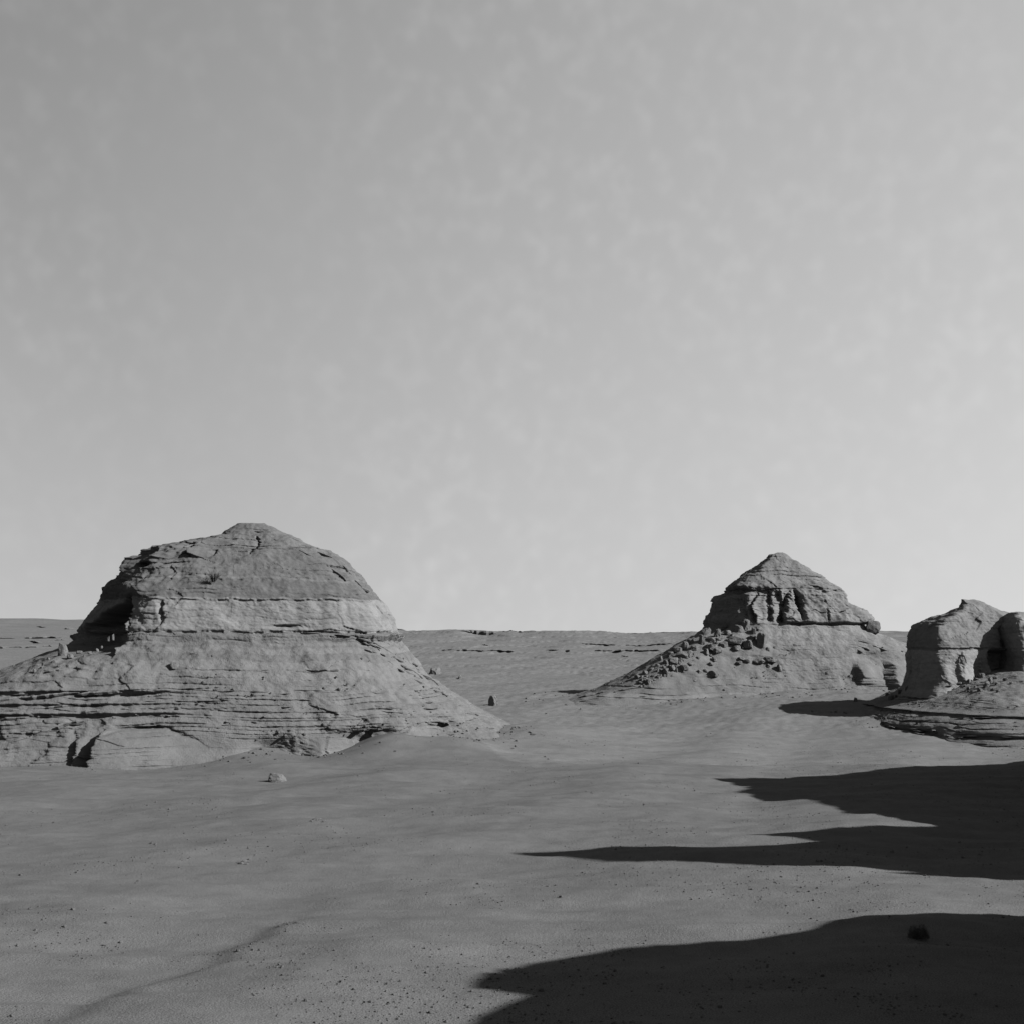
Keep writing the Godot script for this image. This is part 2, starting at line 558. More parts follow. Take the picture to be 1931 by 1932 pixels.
# ------------------------------------------------------------------ ledges: thin slabs of harder rock that follow a contour
func ledge_mesh(pts: PackedVector3Array, outs: PackedVector3Array, thick: float, reach: float, back: float, seed_: int, albedo: float) -> ArrayMesh:
	var st := SurfaceTool.new()
	st.begin(Mesh.PRIMITIVE_TRIANGLES)
	var n := pts.size()
	var ring := []
	for i in n:
		var f := float(i) / maxf(n - 1, 1)
		var taper := clampf(minf(f, 1.0 - f) * 5.0 + 0.15, 0.0, 1.0)
		var jag := 0.75 + 0.6 * nmid.get_noise_2d(i * 0.9 + seed_ * 13.0, seed_)
		var t := thick * taper * (0.8 + 0.5 * nmid.get_noise_2d(i * 0.7, seed_ * 3.0))
		var o: Vector3 = outs[i]
		var p: Vector3 = pts[i]
		var r := reach * jag * taper
		ring.append([p - o * back + Vector3(0, t * 0.45, 0), p + o * r * 0.8 + Vector3(0, t * 0.5, 0), p + o * r + Vector3(0, t * 0.1, 0), p + o * r * 0.7 - Vector3(0, t * 0.5, 0), p - o * back - Vector3(0, t * 0.5, 0)])
	st.set_smooth_group(-1)
	for i in n - 1:
		var tn := albedo * (0.95 + 0.1 * float((i * 7 + seed_) % 5) / 4.0)
		st.set_color(Color(tn, tn, tn))
		for k in 5:
			var a: Vector3 = ring[i][k]
			var b: Vector3 = ring[i][(k + 1) % 5]
			var c: Vector3 = ring[i + 1][k]
			var d: Vector3 = ring[i + 1][(k + 1) % 5]
			for q in [a, b, c, b, d, c]:
				st.add_vertex(q)
	for k in range(1, 4):
		for q in [ring[0][0], ring[0][k + 1], ring[0][k]]:
			st.add_vertex(q)
		for q in [ring[n - 1][0], ring[n - 1][k], ring[n - 1][k + 1]]:
			st.add_vertex(q)
	st.generate_normals()
	return st.commit()

func butte_ledge(b: Butte, root: Node3D, x0: float, x1: float, y0: float, y1: float, thick: float, reach: float, seed_: int) -> void:
	var n := maxi(4, int(absf(x1 - x0) / 7.0))
	var pts := PackedVector3Array()
	var outs := PackedVector3Array()
	for i in n:
		var f := float(i) / (n - 1)
		var q := hit(lerpf(x0, x1, f), lerpf(y0, y1, f) + 1.2 * nmid.get_noise_2d(i * 1.3, seed_), 70.0, 175.0)
		if not b.inside(q):
			continue
		pts.append(q)
		outs.append(Vector3(q.x - b.c.x, 0, q.z - b.c.z).normalized())
	if pts.size() > 3:
		part("ledge", ledge_mesh(pts, outs, thick, reach, 0.7, seed_, 0.092), M.stone, root)

func slope_ledge(x0: float, x1: float, y: float, thick_px: float, seed_: int, label: String, group: String) -> void:
	var n := maxi(5, int(absf(x1 - x0) / 4.0))
	var pts := PackedVector3Array()
	var outs := PackedVector3Array()
	var d := -hit((x0 + x1) * 0.5, y, 150.0).z
	for i in n:
		var f := float(i) / (n - 1)
		var x := (lerpf(x0, x1, f) - CX) * d / F
		var z := -d + 1.4 * nmid.get_noise_2d(i * 0.5 + seed_ * 5.0, 3.0)
		pts.append(Vector3(x, ground(x, d) + thick_px * d / F * 0.35, z))
		outs.append(Vector3(0, 0, 1))
	var o := part(numbered("rock_ledge"), ledge_mesh(pts, outs, thick_px * d / F, 0.75, 2.2, seed_, 0.09), M.stone, self)
	tag(o, label, "rock ledge", group)

# ------------------------------------------------------------------ the ridges beyond the right edge that throw the long shadows
func shade_ridge(root_name: String, label: String, edge: Array, ur: float, hw: float, seed_: int) -> void:
	var sx := cos(PHI)
	var sd := -sin(PHI)
	var tab := []
	for e in edge:
		var d: float = 7.0 * F / (e[1] - CY)
		var x: float = (e[0] - CX) * d / F
		tab.append([x * -sd + d * sx, (ur - (x * sx + d * sd)) * tan(ELEV)])
	var w0: float = tab[0][0]
	var w1: float = tab[tab.size() - 1][0]
	var root := thing(root_name, label, "butte", Vector3.ZERO)
	var nw := int((w1 - w0) / 0.16)
	var nu := 110
	var v := PackedVector3Array()
	var c := PackedColorArray()
	for j in nw:
		var w := lerpf(w0, w1, float(j) / (nw - 1))
		var hh := maxf(lerp_table(tab, w) + 0.22 * nmid.get_noise_2d(w * 1.4, seed_ * 7.0), 0.0)
		var wide := hw * clampf(0.35 + hh / 14.0, 0.35, 1.1)
		for i in nu:
			var t := lerpf(-1.0, 1.0, float(i) / (nu - 1))
			var u := ur + t * wide
			var a := absf(t)
			var f := lerpf(1.0, 0.72, a / 0.35) if a < 0.35 else (lerpf(0.72, 0.28, (a - 0.35) / 0.2) if a < 0.55 else lerpf(0.28, -0.06, (a - 0.55) / 0.45))
			var x := u * sx - w * sd
			var d := u * sd + w * sx
			var y := -7.0 + hh * f
			y += 0.5 * ramp(0.02, 0.3, a) * nmid.get_noise_3d(x, y * 2.0, d)
			var bed := y * 1.3 + 0.4 * nlow.get_noise_2d(x * 3.0, d * 3.0)
			u = u + signf(t) * ramp(0.05, 0.3, a) * 0.35 * (ramp(0.3, 0.7, bed - floorf(bed)) - 0.5)
			x = u * sx - w * sd
			d = u * sd + w * sx
			v.append(Vector3(x, y, -d))
			var tn := 0.09 * (1.0 + 0.15 * nlow.get_noise_2d(floorf(bed) * 40.0, 0.0))
			c.append(Color(tn, tn, tn))
	part("rock_face", grid_mesh(v, c, nu, nw, false), M.rock, root)

func shrub_mesh(n: int, tall: float, spread: float, seed_: int, albedo: float) -> ArrayMesh:
	var g := RandomNumberGenerator.new()
	g.seed = seed_
	var st := SurfaceTool.new()
	st.begin(Mesh.PRIMITIVE_TRIANGLES)
	for i in n:
		var a := g.randf() * TAU
		var lean := g.randf_range(0.05, 1.0) * spread
		var len_ := tall * g.randf_range(0.6, 1.1)
		var base := Vector3(cos(a), 0, sin(a)) * 0.12 * spread * g.randf()
		var dirv := Vector3(cos(a) * lean, 1.0, sin(a) * lean).normalized()
		var side := dirv.cross(Vector3(sin(a * 3.0), 0.3, cos(a * 3.0))).normalized() * 0.018
		var t := albedo * g.randf_range(0.7, 1.3)
		st.set_color(Color(t, t, t))
		var p0 := base
		for s in 3:
			var p1 := p0 + dirv * len_ / 3.0
			dirv = (dirv + Vector3(cos(a), -0.5, sin(a)) * 0.18).normalized()
			var k0 := 1.0 - s / 3.0
			var k1 := 1.0 - (s + 1) / 3.0
			for q in [p0 - side * k0, p0 + side * k0, p1 + side * k1, p0 - side * k0, p1 + side * k1, p1 - side * k1]:
				st.add_vertex(q)
			p0 = p1
	st.generate_normals()
	return st.commit()

# a dome of short leafy sprigs
func bush_mesh(n: int, radius: float, tall: float, seed_: int, albedo: float) -> ArrayMesh:
	var g := RandomNumberGenerator.new()
	g.seed = seed_
	var st := SurfaceTool.new()
	st.begin(Mesh.PRIMITIVE_TRIANGLES)
	for i in n:
		var a := g.randf() * TAU
		var r := sqrt(g.randf())
		var lump := 0.85 + 0.3 * nmid.get_noise_2d(cos(a) * 2.0 + 8.0, sin(a) * 2.0)
		var y := g.randf() * sqrt(maxf(1.0 - pow(r, 3.0), 0.05)) * lump
		var p := Vector3(cos(a) * r * radius * lump, 0.01 + y * tall, sin(a) * r * radius * lump)
		var dirv := (Vector3(cos(a), g.randf_range(0.2, 1.6), sin(a)) + Vector3(g.randfn(), g.randfn(), g.randfn()) * 0.4).normalized()
		var side := dirv.cross(Vector3(g.randfn(), g.randfn(), g.randfn()).normalized()) * g.randf_range(0.006, 0.011)
		var len_ := g.randf_range(0.025, 0.06)
		var t := albedo * g.randf_range(0.7, 1.3)
		st.set_color(Color(t, t, t))
		for q in [p - side, p + side, p + dirv * len_]:
			st.add_vertex(q)
	st.generate_normals()
	return st.commit()

# ------------------------------------------------------------------ the scene
func _ready() -> void:
	# camera
	var cam := Camera3D.new()
	cam.name = "camera"
	cam.projection = Camera3D.PROJECTION_FRUSTUM
	cam.near = 0.5
	cam.far = 9000.0
	cam.size = 0.5 * 1931.0 / F
	cam.frustum_offset = Vector2(0, 0.5 * (CY - 965.5) / F)
	add_child(cam)
	cam.current = true

	# sky and exposure
	var env := Environment.new()
	env.background_mode = Environment.BG_SKY
	env.tonemap_mode = Environment.TONE_MAPPER_LINEAR
	env.tonemap_exposure = 2.8
	env.sdfgi_enabled = true
	env.ssao_enabled = true
	env.ssil_enabled = true
	var sm := ProceduralSkyMaterial.new()
	var top := 0.0215
	var hor := 0.193
	sm.sky_top_color = Color(top, top, top).linear_to_srgb()
	sm.sky_horizon_color = Color(hor, hor, hor).linear_to_srgb()
	sm.sky_curve = 0.36
	sm.ground_bottom_color = Color(0.12, 0.12, 0.12)
	sm.ground_horizon_color = Color(hor, hor, hor).linear_to_srgb()
	sm.sun_angle_max = 25.0
	sm.sun_curve = 0.1
	# thin mottled veil of high cloud, brighter towards the sun
	var to_sun := Vector3(cos(ELEV) * cos(PHI), sin(ELEV), cos(ELEV) * sin(PHI))
	var veil := FastNoiseLite.new()
	veil.seed = 71
	veil.noise_type = FastNoiseLite.TYPE_SIMPLEX_SMOOTH
	veil.frequency = 0.17
	veil.fractal_octaves = 4
	veil.fractal_gain = 0.65
	var patch := FastNoiseLite.new()
	patch.seed = 72
	patch.frequency = 0.012
	var cover := Image.create(2048, 1024, false, Image.FORMAT_RGBF)
	for j in 560:
		var el := PI * (0.5 - (j + 0.5) / 1024.0)
		for i in 2048:
			var az := TAU * (i + 0.5) / 2048.0
			var dirv := Vector3(sin(az) * cos(el), sin(el), cos(az) * cos(el))
			var q := dirv * 260.0
			var v := 0.025 * maxf(0.0, veil.get_noise_3dv(q) + 0.08) * clampf(0.65 + 0.9 * patch.get_noise_3dv(q), 0.1, 1.4)
			v += 0.135 * pow(clampf((to_sun.dot(dirv) - 0.06) / 0.94, 0.0, 1.0), 1.15)
			cover.set_pixel(i, j, Color(v, v, v))
	sm.sky_cover = ImageTexture.create_from_image(cover)
	sm.sky_cover_modulate = Color.WHITE
	var sky := Sky.new()
	sky.sky_material = sm
	env.sky = sky
	var we := WorldEnvironment.new()
	we.name = "environment"
	we.environment = env
	add_child(we)

	# sun: low on the right, a little behind the camera
	var sun := DirectionalLight3D.new()
	sun.name = "sun"
	sun.light_energy = 1.6
	sun.light_angular_distance = 0.53
	sun.shadow_enabled = true
	add_child(sun)
	sun.look_at_from_position(to_sun * 100.0, Vector3.ZERO)

	# noise and materials
	nlow.seed = 11; nlow.noise_type = FastNoiseLite.TYPE_SIMPLEX_SMOOTH; nlow.frequency = 0.075; nlow.fractal_octaves = 2
	nmid.seed = 23; nmid.noise_type = FastNoiseLite.TYPE_SIMPLEX_SMOOTH; nmid.frequency = 0.62; nmid.fractal_octaves = 3
	nfine.seed = 31; nfine.noise_type = FastNoiseLite.TYPE_SIMPLEX_SMOOTH; nfine.frequency = 2.6; nfine.fractal_octaves = 2
	ncell.seed = 47; ncell.noise_type = FastNoiseLite.TYPE_CELLULAR; ncell.frequency = 0.55; ncell.fractal_type = FastNoiseLite.FRACTAL_NONE
	ncell.cellular_return_type = FastNoiseLite.RETURN_CELL_VALUE
	nmask.seed = 59; nmask.noise_type = FastNoiseLite.TYPE_SIMPLEX_SMOOTH; nmask.frequency = 0.22; nmask.fractal_octaves = 2
	rng.seed = 4711
	M.sand = surface(make_image(3, 0.012, 6, 0.86, 0.98, 0.42, 1024), make_image(4, 0.06, 4, 0.2, 0.8, 0.3, 1024), Vector3.ONE * 0.11, 2.0)
	M.rock = surface(make_image(5, 0.012, 6, 0.80, 1.04, 0.26, 1024), make_image(6, 0.02, 6, 0.1, 0.9, 0.2, 1024), Vector3(0.07, 0.26, 0.07), 5.0)
	M.scree = surface(make_image(12, 0.012, 6, 0.82, 1.02, 0.40, 1024), make_image(13, 0.05, 5, 0.1, 0.9, 0.4, 1024), Vector3.ONE * 0.13, 4.0)
	M.stone = surface(make_image(7, 0.03, 5, 0.70, 1.10, 0.14), make_image(8, 0.03, 5, 0.0, 1.0, 0.1), Vector3.ONE * 0.5, 3.0)
	M.shrub = StandardMaterial3D.new()
	M.shrub.vertex_color_use_as_albedo = true
	M.shrub.roughness = 1.0
	for i in 800:
		profile_lut.append(lerp_table(PROFILE, i * 0.5))
	for it in 3:
		var sm2 := profile_lut.duplicate()
		for i in range(2, 798):
			sm2[i] = (profile_lut[i - 2] + profile_lut[i - 1] + profile_lut[i] + profile_lut[i + 1] + profile_lut[i + 2]) / 5.0
		profile_lut = sm2

	build_ground()
	print("ground ", Time.get_ticks_msec())

	# ---------------- the large butte
	# y, left x, right x, front reach, back reach, right corner, left corner, sharpness, strata, fracture
	var b1 := make_butte(1, 470, 100.0, [
		[989, 462, 480, 0.5, 0.5, 0.9, 0.84, 4, 0.0, 0.0],
		[990, 451, 503, 1.2, 1.2, 0.9, 0.84, 5, 0.0, 0.05],
		[997, 438, 518, 1.7, 2.0, 0.88, 0.84, 5, 0.05, 0.1],
		[1004, 427, 532, 2.1, 2.5, 0.88, 0.84, 5, 0.06, 0.15],
		[1012, 421, 552, 2.5, 3.0, 0.86, 0.84, 5, 0.08, 0.15],
		[1019, 378, 568, 2.9, 3.5, 0.86, 0.84, 5, 0.08, 0.2],
		[1026, 355, 576, 3.3, 4.2, 0.85, 0.84, 5, 0.08, 0.25],
		[1033, 322, 594, 3.8, 5.0, 0.84, 0.84, 5, 0.08, 0.25],
		[1041, 274, 622, 4.4, 5.6, 0.84, 0.84, 5, 0.08, 0.28],
		[1049, 258, 634, 5.0, 6.0, 0.84, 0.76, 5, 0.08, 0.28],
		[1063, 237, 649, 5.8, 6.6, 0.84, 0.76, 5, 0.07, 0.24],
		[1079, 230, 667, 6.6, 7.4, 0.84, 0.76, 6, 0.07, 0.18],
		[1095, 219, 680, 7.3, 8.0, 0.84, 0.76, 6, 0.06, 0.14],
		[1114, 194, 697, 8.2, 8.6, 0.84, 0.76, 6, 0.06, 0.12],
		[1135, 174, 715, 8.9, 9.0, 0.83, 0.68, 7, 0.05, 0.10],
		[1159, 156, 732, 9.3, 9.5, 0.82, 0.68, 7, 0.03, 0.10],
		[1183, 141, 741, 9.8, 10.0, 0.81, 0.68, 7, 0.03, 0.10],
		[1196, 139, 746, 10.1, 10.5, 0.80, 0.68, 6, 0.05, 0.10],
		[1197.5, 127, 757, 10.55, 10.5, 0.80, 0.69, 6, 0.05, 0.06],
		[1209, 126, 748, 10.8, 11.0, 0.80, 0.7, 5, 0.03, 0.08],
		[1225, 111, 762, 11.6, 12.0, 0.79, 0.76, 4, 0.03, 0.08],
		[1240, 83, 775, 12.3, 13.0, 0.78, 0.82, 4, 0.03, 0.08],
		[1260, 52, 788, 13.2, 14.0, 0.78, 0.88, 3.6, 0.05, 0.08],
		[1281, 21, 807, 13.9, 15.0, 0.78, 0.92, 3.4, 0.06, 0.08],
		[1300, -7, 834, 14.5, 16.0, 0.78, 0.92, 3.4, 0.09, 0.10],
		[1321, -34, 867, 15.1, 17.0, 0.78, 0.92, 3.4, 0.09, 0.10],
		[1340, -53, 894, 15.6, 18.0, 0.78, 0.92, 3.4, 0.083, 0.13],
		[1360, -68, 933, 16.2, 19.0, 0.78, 0.92, 3.4, 0.075, 0.13],
		[1386, -80, 980, 17.0, 20.0, 0.79, 0.92, 3.4, 0.053, 0.13],
		[1402, -86, 1004, 17.6, 21.0, 0.79, 0.92, 3.4, 0.06, 0.06],
		[1425, -92, 1028, 18.3, 22.0, 0.80, 0.92, 3.4, 0.038, 0.05]], 101, 0.12, 0.42, 1.38)
	var r1 := thing("sandstone_butte", "largest butte, broad domed layered sandstone with pale cliff band and wide stepped apron", "butte", Vector3.ZERO, "sandstone buttes in the valley")
	var cap1 := part("cap", butte_band(b1, 0, 14, 0.075, 900, 0.079), M.rock, r1)
	part("cliff", butte_band(b1, 14, 17, 0.06, 900, 0.112), M.rock, r1)
	var apron1 := part("apron", butte_band(b1, 17, 30, 0.06, 1000, 0.090), M.scree, r1)
	print("butte 1 ", Time.get_ticks_msec())

	# ---------------- the pyramid shaped butte
	var b2 := make_butte(2, 1470, 140.0, [
		[1042, 1464, 1475, 0.2, 0.2, 0.9, 0.9, 4, 0.0, 0.0],
		[1047, 1449, 1481, 0.8, 0.8, 0.86, 0.86, 4, 0.08, 0.1],
		[1063, 1430, 1505, 1.8, 1.9, 0.82, 0.84, 4, 0.14, 0.08],
		[1075, 1413, 1527, 2.6, 2.8, 0.80, 0.84, 4, 0.14, 0.08],
		[1088, 1395, 1545, 3.4, 3.6, 0.80, 0.84, 4, 0.16, 0.08],
		[1100, 1378, 1558, 4.2, 4.4, 0.80, 0.85, 4, 0.14, 0.12],
		[1108, 1370, 1571, 4.9, 5.0, 0.80, 0.86, 4, 0.12, 0.27999999999999997],
		[1118, 1361, 1581, 5.4, 5.4, 0.80, 0.73, 5, 0.10, 0.308],
		[1124, 1346, 1585, 5.7, 5.7, 0.80, 0.73, 5, 0.10, 0.33599999999999997],
		[1138, 1344, 1588, 6.0, 6.0, 0.80, 0.73, 5, 0.06, 0.364],
		[1147, 1341, 1606, 6.3, 6.3, 0.80, 0.73, 5, 0.05, 0.308],
		[1154, 1339, 1624, 6.6, 6.6, 0.80, 0.73, 5, 0.05, 0.27999999999999997],
		[1161, 1332, 1633, 6.8, 6.8, 0.80, 0.73, 5, 0.05, 0.252],
		[1169, 1328, 1637, 7.0, 7.0, 0.80, 0.73, 5, 0.04, 0.22399999999999998],
		[1175, 1326, 1635, 7.1, 7.2, 0.80, 0.73, 5, 0.04, 0.16799999999999998],
		[1180, 1327, 1624, 7.0, 7.4, 0.80, 0.73, 5, 0.04, 0.10],
		[1187, 1322, 1632, 7.3, 7.8, 0.80, 0.73, 4, 0.025, 0.05],
		[1198, 1312, 1654, 7.9, 8.4, 0.80, 0.88, 4, 0.025, 0.05],
		[1208, 1300, 1688, 8.5, 9.0, 0.79, 1.08, 3.6, 0.025, 0.05],
		[1225, 1273, 1725, 9.3, 10.0, 0.79, 1.08, 3.4, 0.025, 0.05],
		[1240, 1247, 1752, 10.0, 11.0, 0.78, 1.08, 3.2, 0.025, 0.05],
		[1255, 1222, 1775, 10.6, 12.0, 0.78, 1.08, 3.0, 0.025, 0.05],
		[1270, 1196, 1792, 11.2, 13.0, 0.78, 1.08, 3.0, 0.06, 0.06],
		[1293, 1148, 1815, 12.3, 15.0, 0.78, 1.08, 3.0, 0.08, 0.05],
		[1313, 1089, 1838, 13.8, 17.0, 0.78, 1.08, 3.0, 0.08, 0.04],
		[1332, 1050, 1860, 16.0, 19.0, 0.78, 1.08, 3.0, 0.03, 0.03]], 202, 0.18, 0.6, 1.36)
	b2.tilt = 0.24
	var r2 := thing("sandstone_butte", "pyramid shaped sandstone butte with pointed top and broken dark flank above fallen boulders", "butte", Vector3.ZERO, "sandstone buttes in the valley")
	part("peak", butte_band(b2, 0, 8, 0.08, 480, 0.098), M.rock, r2)
	part("cliff", butte_band(b2, 8, 15, 0.06, 640, 0.105), M.rock, r2)
	var apron2 := part("apron", butte_band(b2, 15, 25, 0.085, 640, 0.102), M.scree, r2)
	print("butte 2 ", Time.get_ticks_msec())

	# ---------------- the small butte at the right, its knob and the mound that carries them
	var b3 := make_butte(3, 1812, 112.0, [
		[1130, 1835, 1845, 0.2, 0.2, 0.9, 0.9, 4, 0.0, 0.0],
		[1138, 1822, 1862, 0.7, 0.9, 0.86, 0.86, 4, 0.03, 0.09],
		[1146, 1809, 1877, 1.2, 1.6, 0.86, 0.86, 4, 0.04, 0.108],
		[1156, 1790, 1902, 1.8, 2.4, 0.85, 0.97, 5, 0.04, 0.144],
		[1165, 1759, 1922, 2.2, 3.0, 0.84, 0.97, 5, 0.04, 0.216],
		[1174, 1739, 1925, 2.5, 3.4, 0.84, 0.97, 5, 0.04, 0.216],
		[1185, 1727, 1928, 2.8, 3.8, 0.84, 0.97, 5, 0.03, 0.18],
		[1200, 1720, 1930, 3.1, 4.0, 0.84, 0.97, 6, 0.02, 0.144],
		[1217, 1717, 1930, 3.3, 4.2, 0.84, 0.97, 6, 0.02, 0.108],
		[1226, 1718, 1928, 3.3, 4.2, 0.84, 0.97, 6, 0.02, 0.09],
		[1232, 1716, 1926, 3.3, 4.2, 0.84, 0.97, 6, 0.02, 0.108],
		[1252, 1720, 1924, 3.3, 4.2, 0.84, 0.97, 5, 0.02, 0.144],
		[1269, 1720, 1923, 3.5, 4.2, 0.84, 0.97, 5, 0.02, 0.144],
		[1288, 1713, 1931, 4.1, 4.6, 0.84, 0.97, 4, 0.02, 0.108],
		[1312, 1700, 1946, 5.0, 5.5, 0.84, 0.97, 4, 0.02, 0.09]], 303, 0.2, 0.7, 1.2)
	var b4 := make_butte(4, 1928, 110.4, [
		[1154, 1912, 1930, 0.4, 0.6, 0.9, 0.98, 3, 0.0, 0.0],
		[1157, 1901, 1955, 1.0, 1.2, 0.84, 0.98, 3, 0.0, 0.11],
		[1166, 1892, 1975, 1.6, 2.0, 0.82, 0.98, 3, 0.02, 0.176],
		[1182, 1887, 1990, 2.1, 2.6, 0.82, 0.98, 3, 0.02, 0.22],
		[1205, 1885, 1998, 2.4, 2.9, 0.82, 0.98, 3.4, 0.02, 0.176],
		[1222, 1887, 2000, 2.5, 3.0, 0.82, 0.98, 3.4, 0.02, 0.132],
		[1240, 1890, 2000, 2.5, 3.0, 0.82, 0.98, 3.4, 0.02, 0.132],
		[1258, 1888, 2002, 2.7, 3.0, 0.82, 0.98, 3.4, 0.02, 0.132],
		[1285, 1876, 2020, 3.4, 3.6, 0.82, 0.98, 3.2, 0.02, 0.11],
		[1310, 1860, 2035, 4.2, 4.4, 0.82, 0.98, 3.0, 0.02, 0.088]], 404, 0.2, 0.7, 1.15)
	var s5 := F / 112.0
	var t5 := []
	for e in [[-1.2, 1.0, 4.0, 1.0, 2.0, 0.02], [-1.5, 4.0, 8.0, 3.0, 4.0, 0.03], [-2.2, 8.2, 12.0, 6.4, 7.0, 0.05], [-3.1, 12.0, 16.0, 9.6, 10.0, 0.06], [-3.8, 13.8, 18.0, 12.6, 12.0, 0.06], [-4.5, 15.4, 20.0, 15.8, 14.0, 0.10], [-4.9, 16.4, 21.0, 17.6, 15.0, 0.10], [-5.3, 17.2, 22.0, 19.2, 16.0, 0.11], [-5.8, 18.2, 23.0, 20.8, 17.0, 0.11], [-6.2, 18.8, 24.0, 21.4, 18.0, 0.09], [-6.6, 19.4, 25.0, 22.0, 19.0, 0.08], [-7.4, 20.5, 27.0, 23.5, 20.0, 0.03]]:
		t5.append([CY - e[0] * s5, 2007 - (e[1] - 0.8 * clampf(-e[0] - 2.0, 0.0, 1.5)) * s5, 2007 + e[2] * s5, e[3], e[4], 0.80, 0.78, 3.2, e[5], 0.07])
	var b5 := make_butte(5, 2007, 112.0, t5, 505, 0.12, 0.4, 1.5)
	b3.tilt = 0.12
	b5.tilt = 0.12
	var r3 := thing("sandstone_butte", "small blocky butte with rounded knob and dark cave, standing on a ledged mound", "butte", Vector3.ZERO, "sandstone buttes in the valley")
	part("cap", butte_band(b3, 0, 9, 0.06, 420, 0.098), M.rock, r3)
	part("wall", butte_band(b3, 9, 14, 0.05, 480, 0.138), M.rock, r3)
	part("knob", butte_band(b4, 0, 9, 0.06, 360, 0.125), M.rock, r3)
	var mound := part("mound", butte_band(b5, 0, 11, 0.08, 640, 0.104), M.scree, r3)
	print("butte 3 ", Time.get_ticks_msec())

	# ---------------- ridges outside the picture whose shadows cross the sand
	shade_ridge("sandstone_ridge", "craggy sandstone ridge with many tops, shading the sand below the small butte", [[2900, 1690.0], [2300, 1688], [1931, 1678], [1760, 1667], [1530, 1646], [1740, 1644.5], [1700, 1643.5], [1290, 1638], [1167, 1627], [1040, 1610], [982, 1598], [1200, 1601], [1389, 1601], [1535, 1593], [1440, 1584], [1399, 1579], [1560, 1572], [1751, 1563], [1640, 1548], [1589, 1536], [1508, 1512], [1426, 1501], [1389, 1490], [1420, 1476], [1385, 1470], [1340, 1466], [1535, 1457], [1778, 1444], [1960, 1437], [2300, 1428], [2700, 1424]], 20.0, 9.0, 1)
	shade_ridge("sandstone_ridge", "low sandstone ridge with twin tops, shading the sand around the dark boulder", [[2300, 2250.0], [1500, 2100], [1010, 1975], [890, 1920], [988, 1873], [910, 1858], [897, 1843], [910, 1828], [1047, 1799], [1237, 1777], [1426, 1770], [1508, 1758], [1589, 1739], [1697, 1734], [1931, 1721], [2150, 1716], [2600, 1712], [2900, 1710]], 14.0, 7.5, 2)
	print("ridges ", Time.get_ticks_msec())

	# ---------------- ledges on the aprons
	var L := [
		[0, 36, 1322, 1318, 0.34, 0.55], [34, 150, 1318, 1306, 0.22, 0.5], [146, 235, 1310, 1303, 0.28, 0.55], [230, 330, 1304, 1300, 0.16, 0.35], [340, 420, 1299, 1296, 0.10, 0.25],
		[84, 128, 1268, 1263, 0.2, 0.4], [190, 216, 1257, 1255, 0.10, 0.2], [222, 254, 1256, 1254, 0.10, 0.2], [356, 378, 1233, 1232, 0.08, 0.2],
		[0, 60, 1343, 1337, 0.18, 0.35], [58, 140, 1338, 1330, 0.16, 0.35], [138, 226, 1330, 1324, 0.2, 0.4], [226, 300, 1324, 1322, 0.10, 0.25], [320, 420, 1322, 1321, 0.07, 0.18],
		[0, 70, 1357, 1352, 0.2, 0.45], [68, 130, 1352, 1347, 0.14, 0.3], [150, 198, 1345, 1339, 0.22, 0.4], [216, 330, 1337, 1335, 0.08, 0.2], [350, 460, 1336, 1334, 0.07, 0.15],
		[0, 92, 1384, 1380, 0.12, 0.3], [110, 160, 1372, 1358, 0.25, 0.45],
		[449, 560, 1264, 1263, 0.06, 0.14], [560, 640, 1263, 1265, 0.05, 0.12], [556, 640, 1301, 1303, 0.06, 0.15], [640, 740, 1303, 1308, 0.06, 0.15], [740, 830, 1308, 1318, 0.06, 0.15],
		[510, 620, 1319, 1320, 0.07, 0.18], [620, 720, 1321, 1330, 0.07, 0.2], [720, 840, 1330, 1339, 0.07, 0.2], [610, 700, 1332, 1338, 0.06, 0.16], [700, 820, 1339, 1350, 0.07, 0.18], [830, 846, 1347, 1354, 0.08, 0.2],
		[500, 612, 1369, 1367, 0.09, 0.2], [400, 500, 1367, 1369, 0.06, 0.14], [610, 660, 1352, 1362, 0.06, 0.15],
		[676, 704, 1203, 1213, 0.12, 0.25], [704, 752, 1204, 1222, 0.08, 0.2], [722, 770, 1232, 1254, 0.12, 0.25], [756, 800, 1254, 1282, 0.14, 0.3], [800, 830, 1276, 1296, 0.16, 0.3], [826, 866, 1282, 1312, 0.16, 0.3], [860, 900, 1318, 1332, 0.10, 0.2], [890, 925, 1332, 1352, 0.10, 0.2],
		[570, 606, 1194, 1193, 0.10, 0.2], [634, 664, 1197, 1200, 0.08, 0.2], [462, 488, 1192, 1192, 0.12, 0.25]]
	for i in L.size():
		var e: Array = L[i]
		butte_ledge(b1, apron1, e[0], e[1], e[2], e[3], e[4], e[5], i + 1)
	for i in 60:
		var x := rng.randf_range(0, 860)
		var y := rng.randf_range(1300, 1385)
		var w := rng.randf_range(10, 34)
		butte_ledge(b1, apron1, x, x + w, y, y + rng.randf_range(-2, 2), rng.randf_range(0.05, 0.14), rng.randf_range(0.12, 0.28), 100 + i)
	for i in 26:
		var f := rng.randf()
		var x := lerpf(690, 880, f) + rng.randf_range(-14, 14)
		var y := lerpf(1215, 1325, f) + rng.randf_range(-12, 12)
		var w := rng.randf_range(10, 24)
		butte_ledge(b1, apron1, x, x + w, y, y + w * 0.5, rng.randf_range(0.06, 0.14), rng.randf_range(0.12, 0.25), 200 + i)
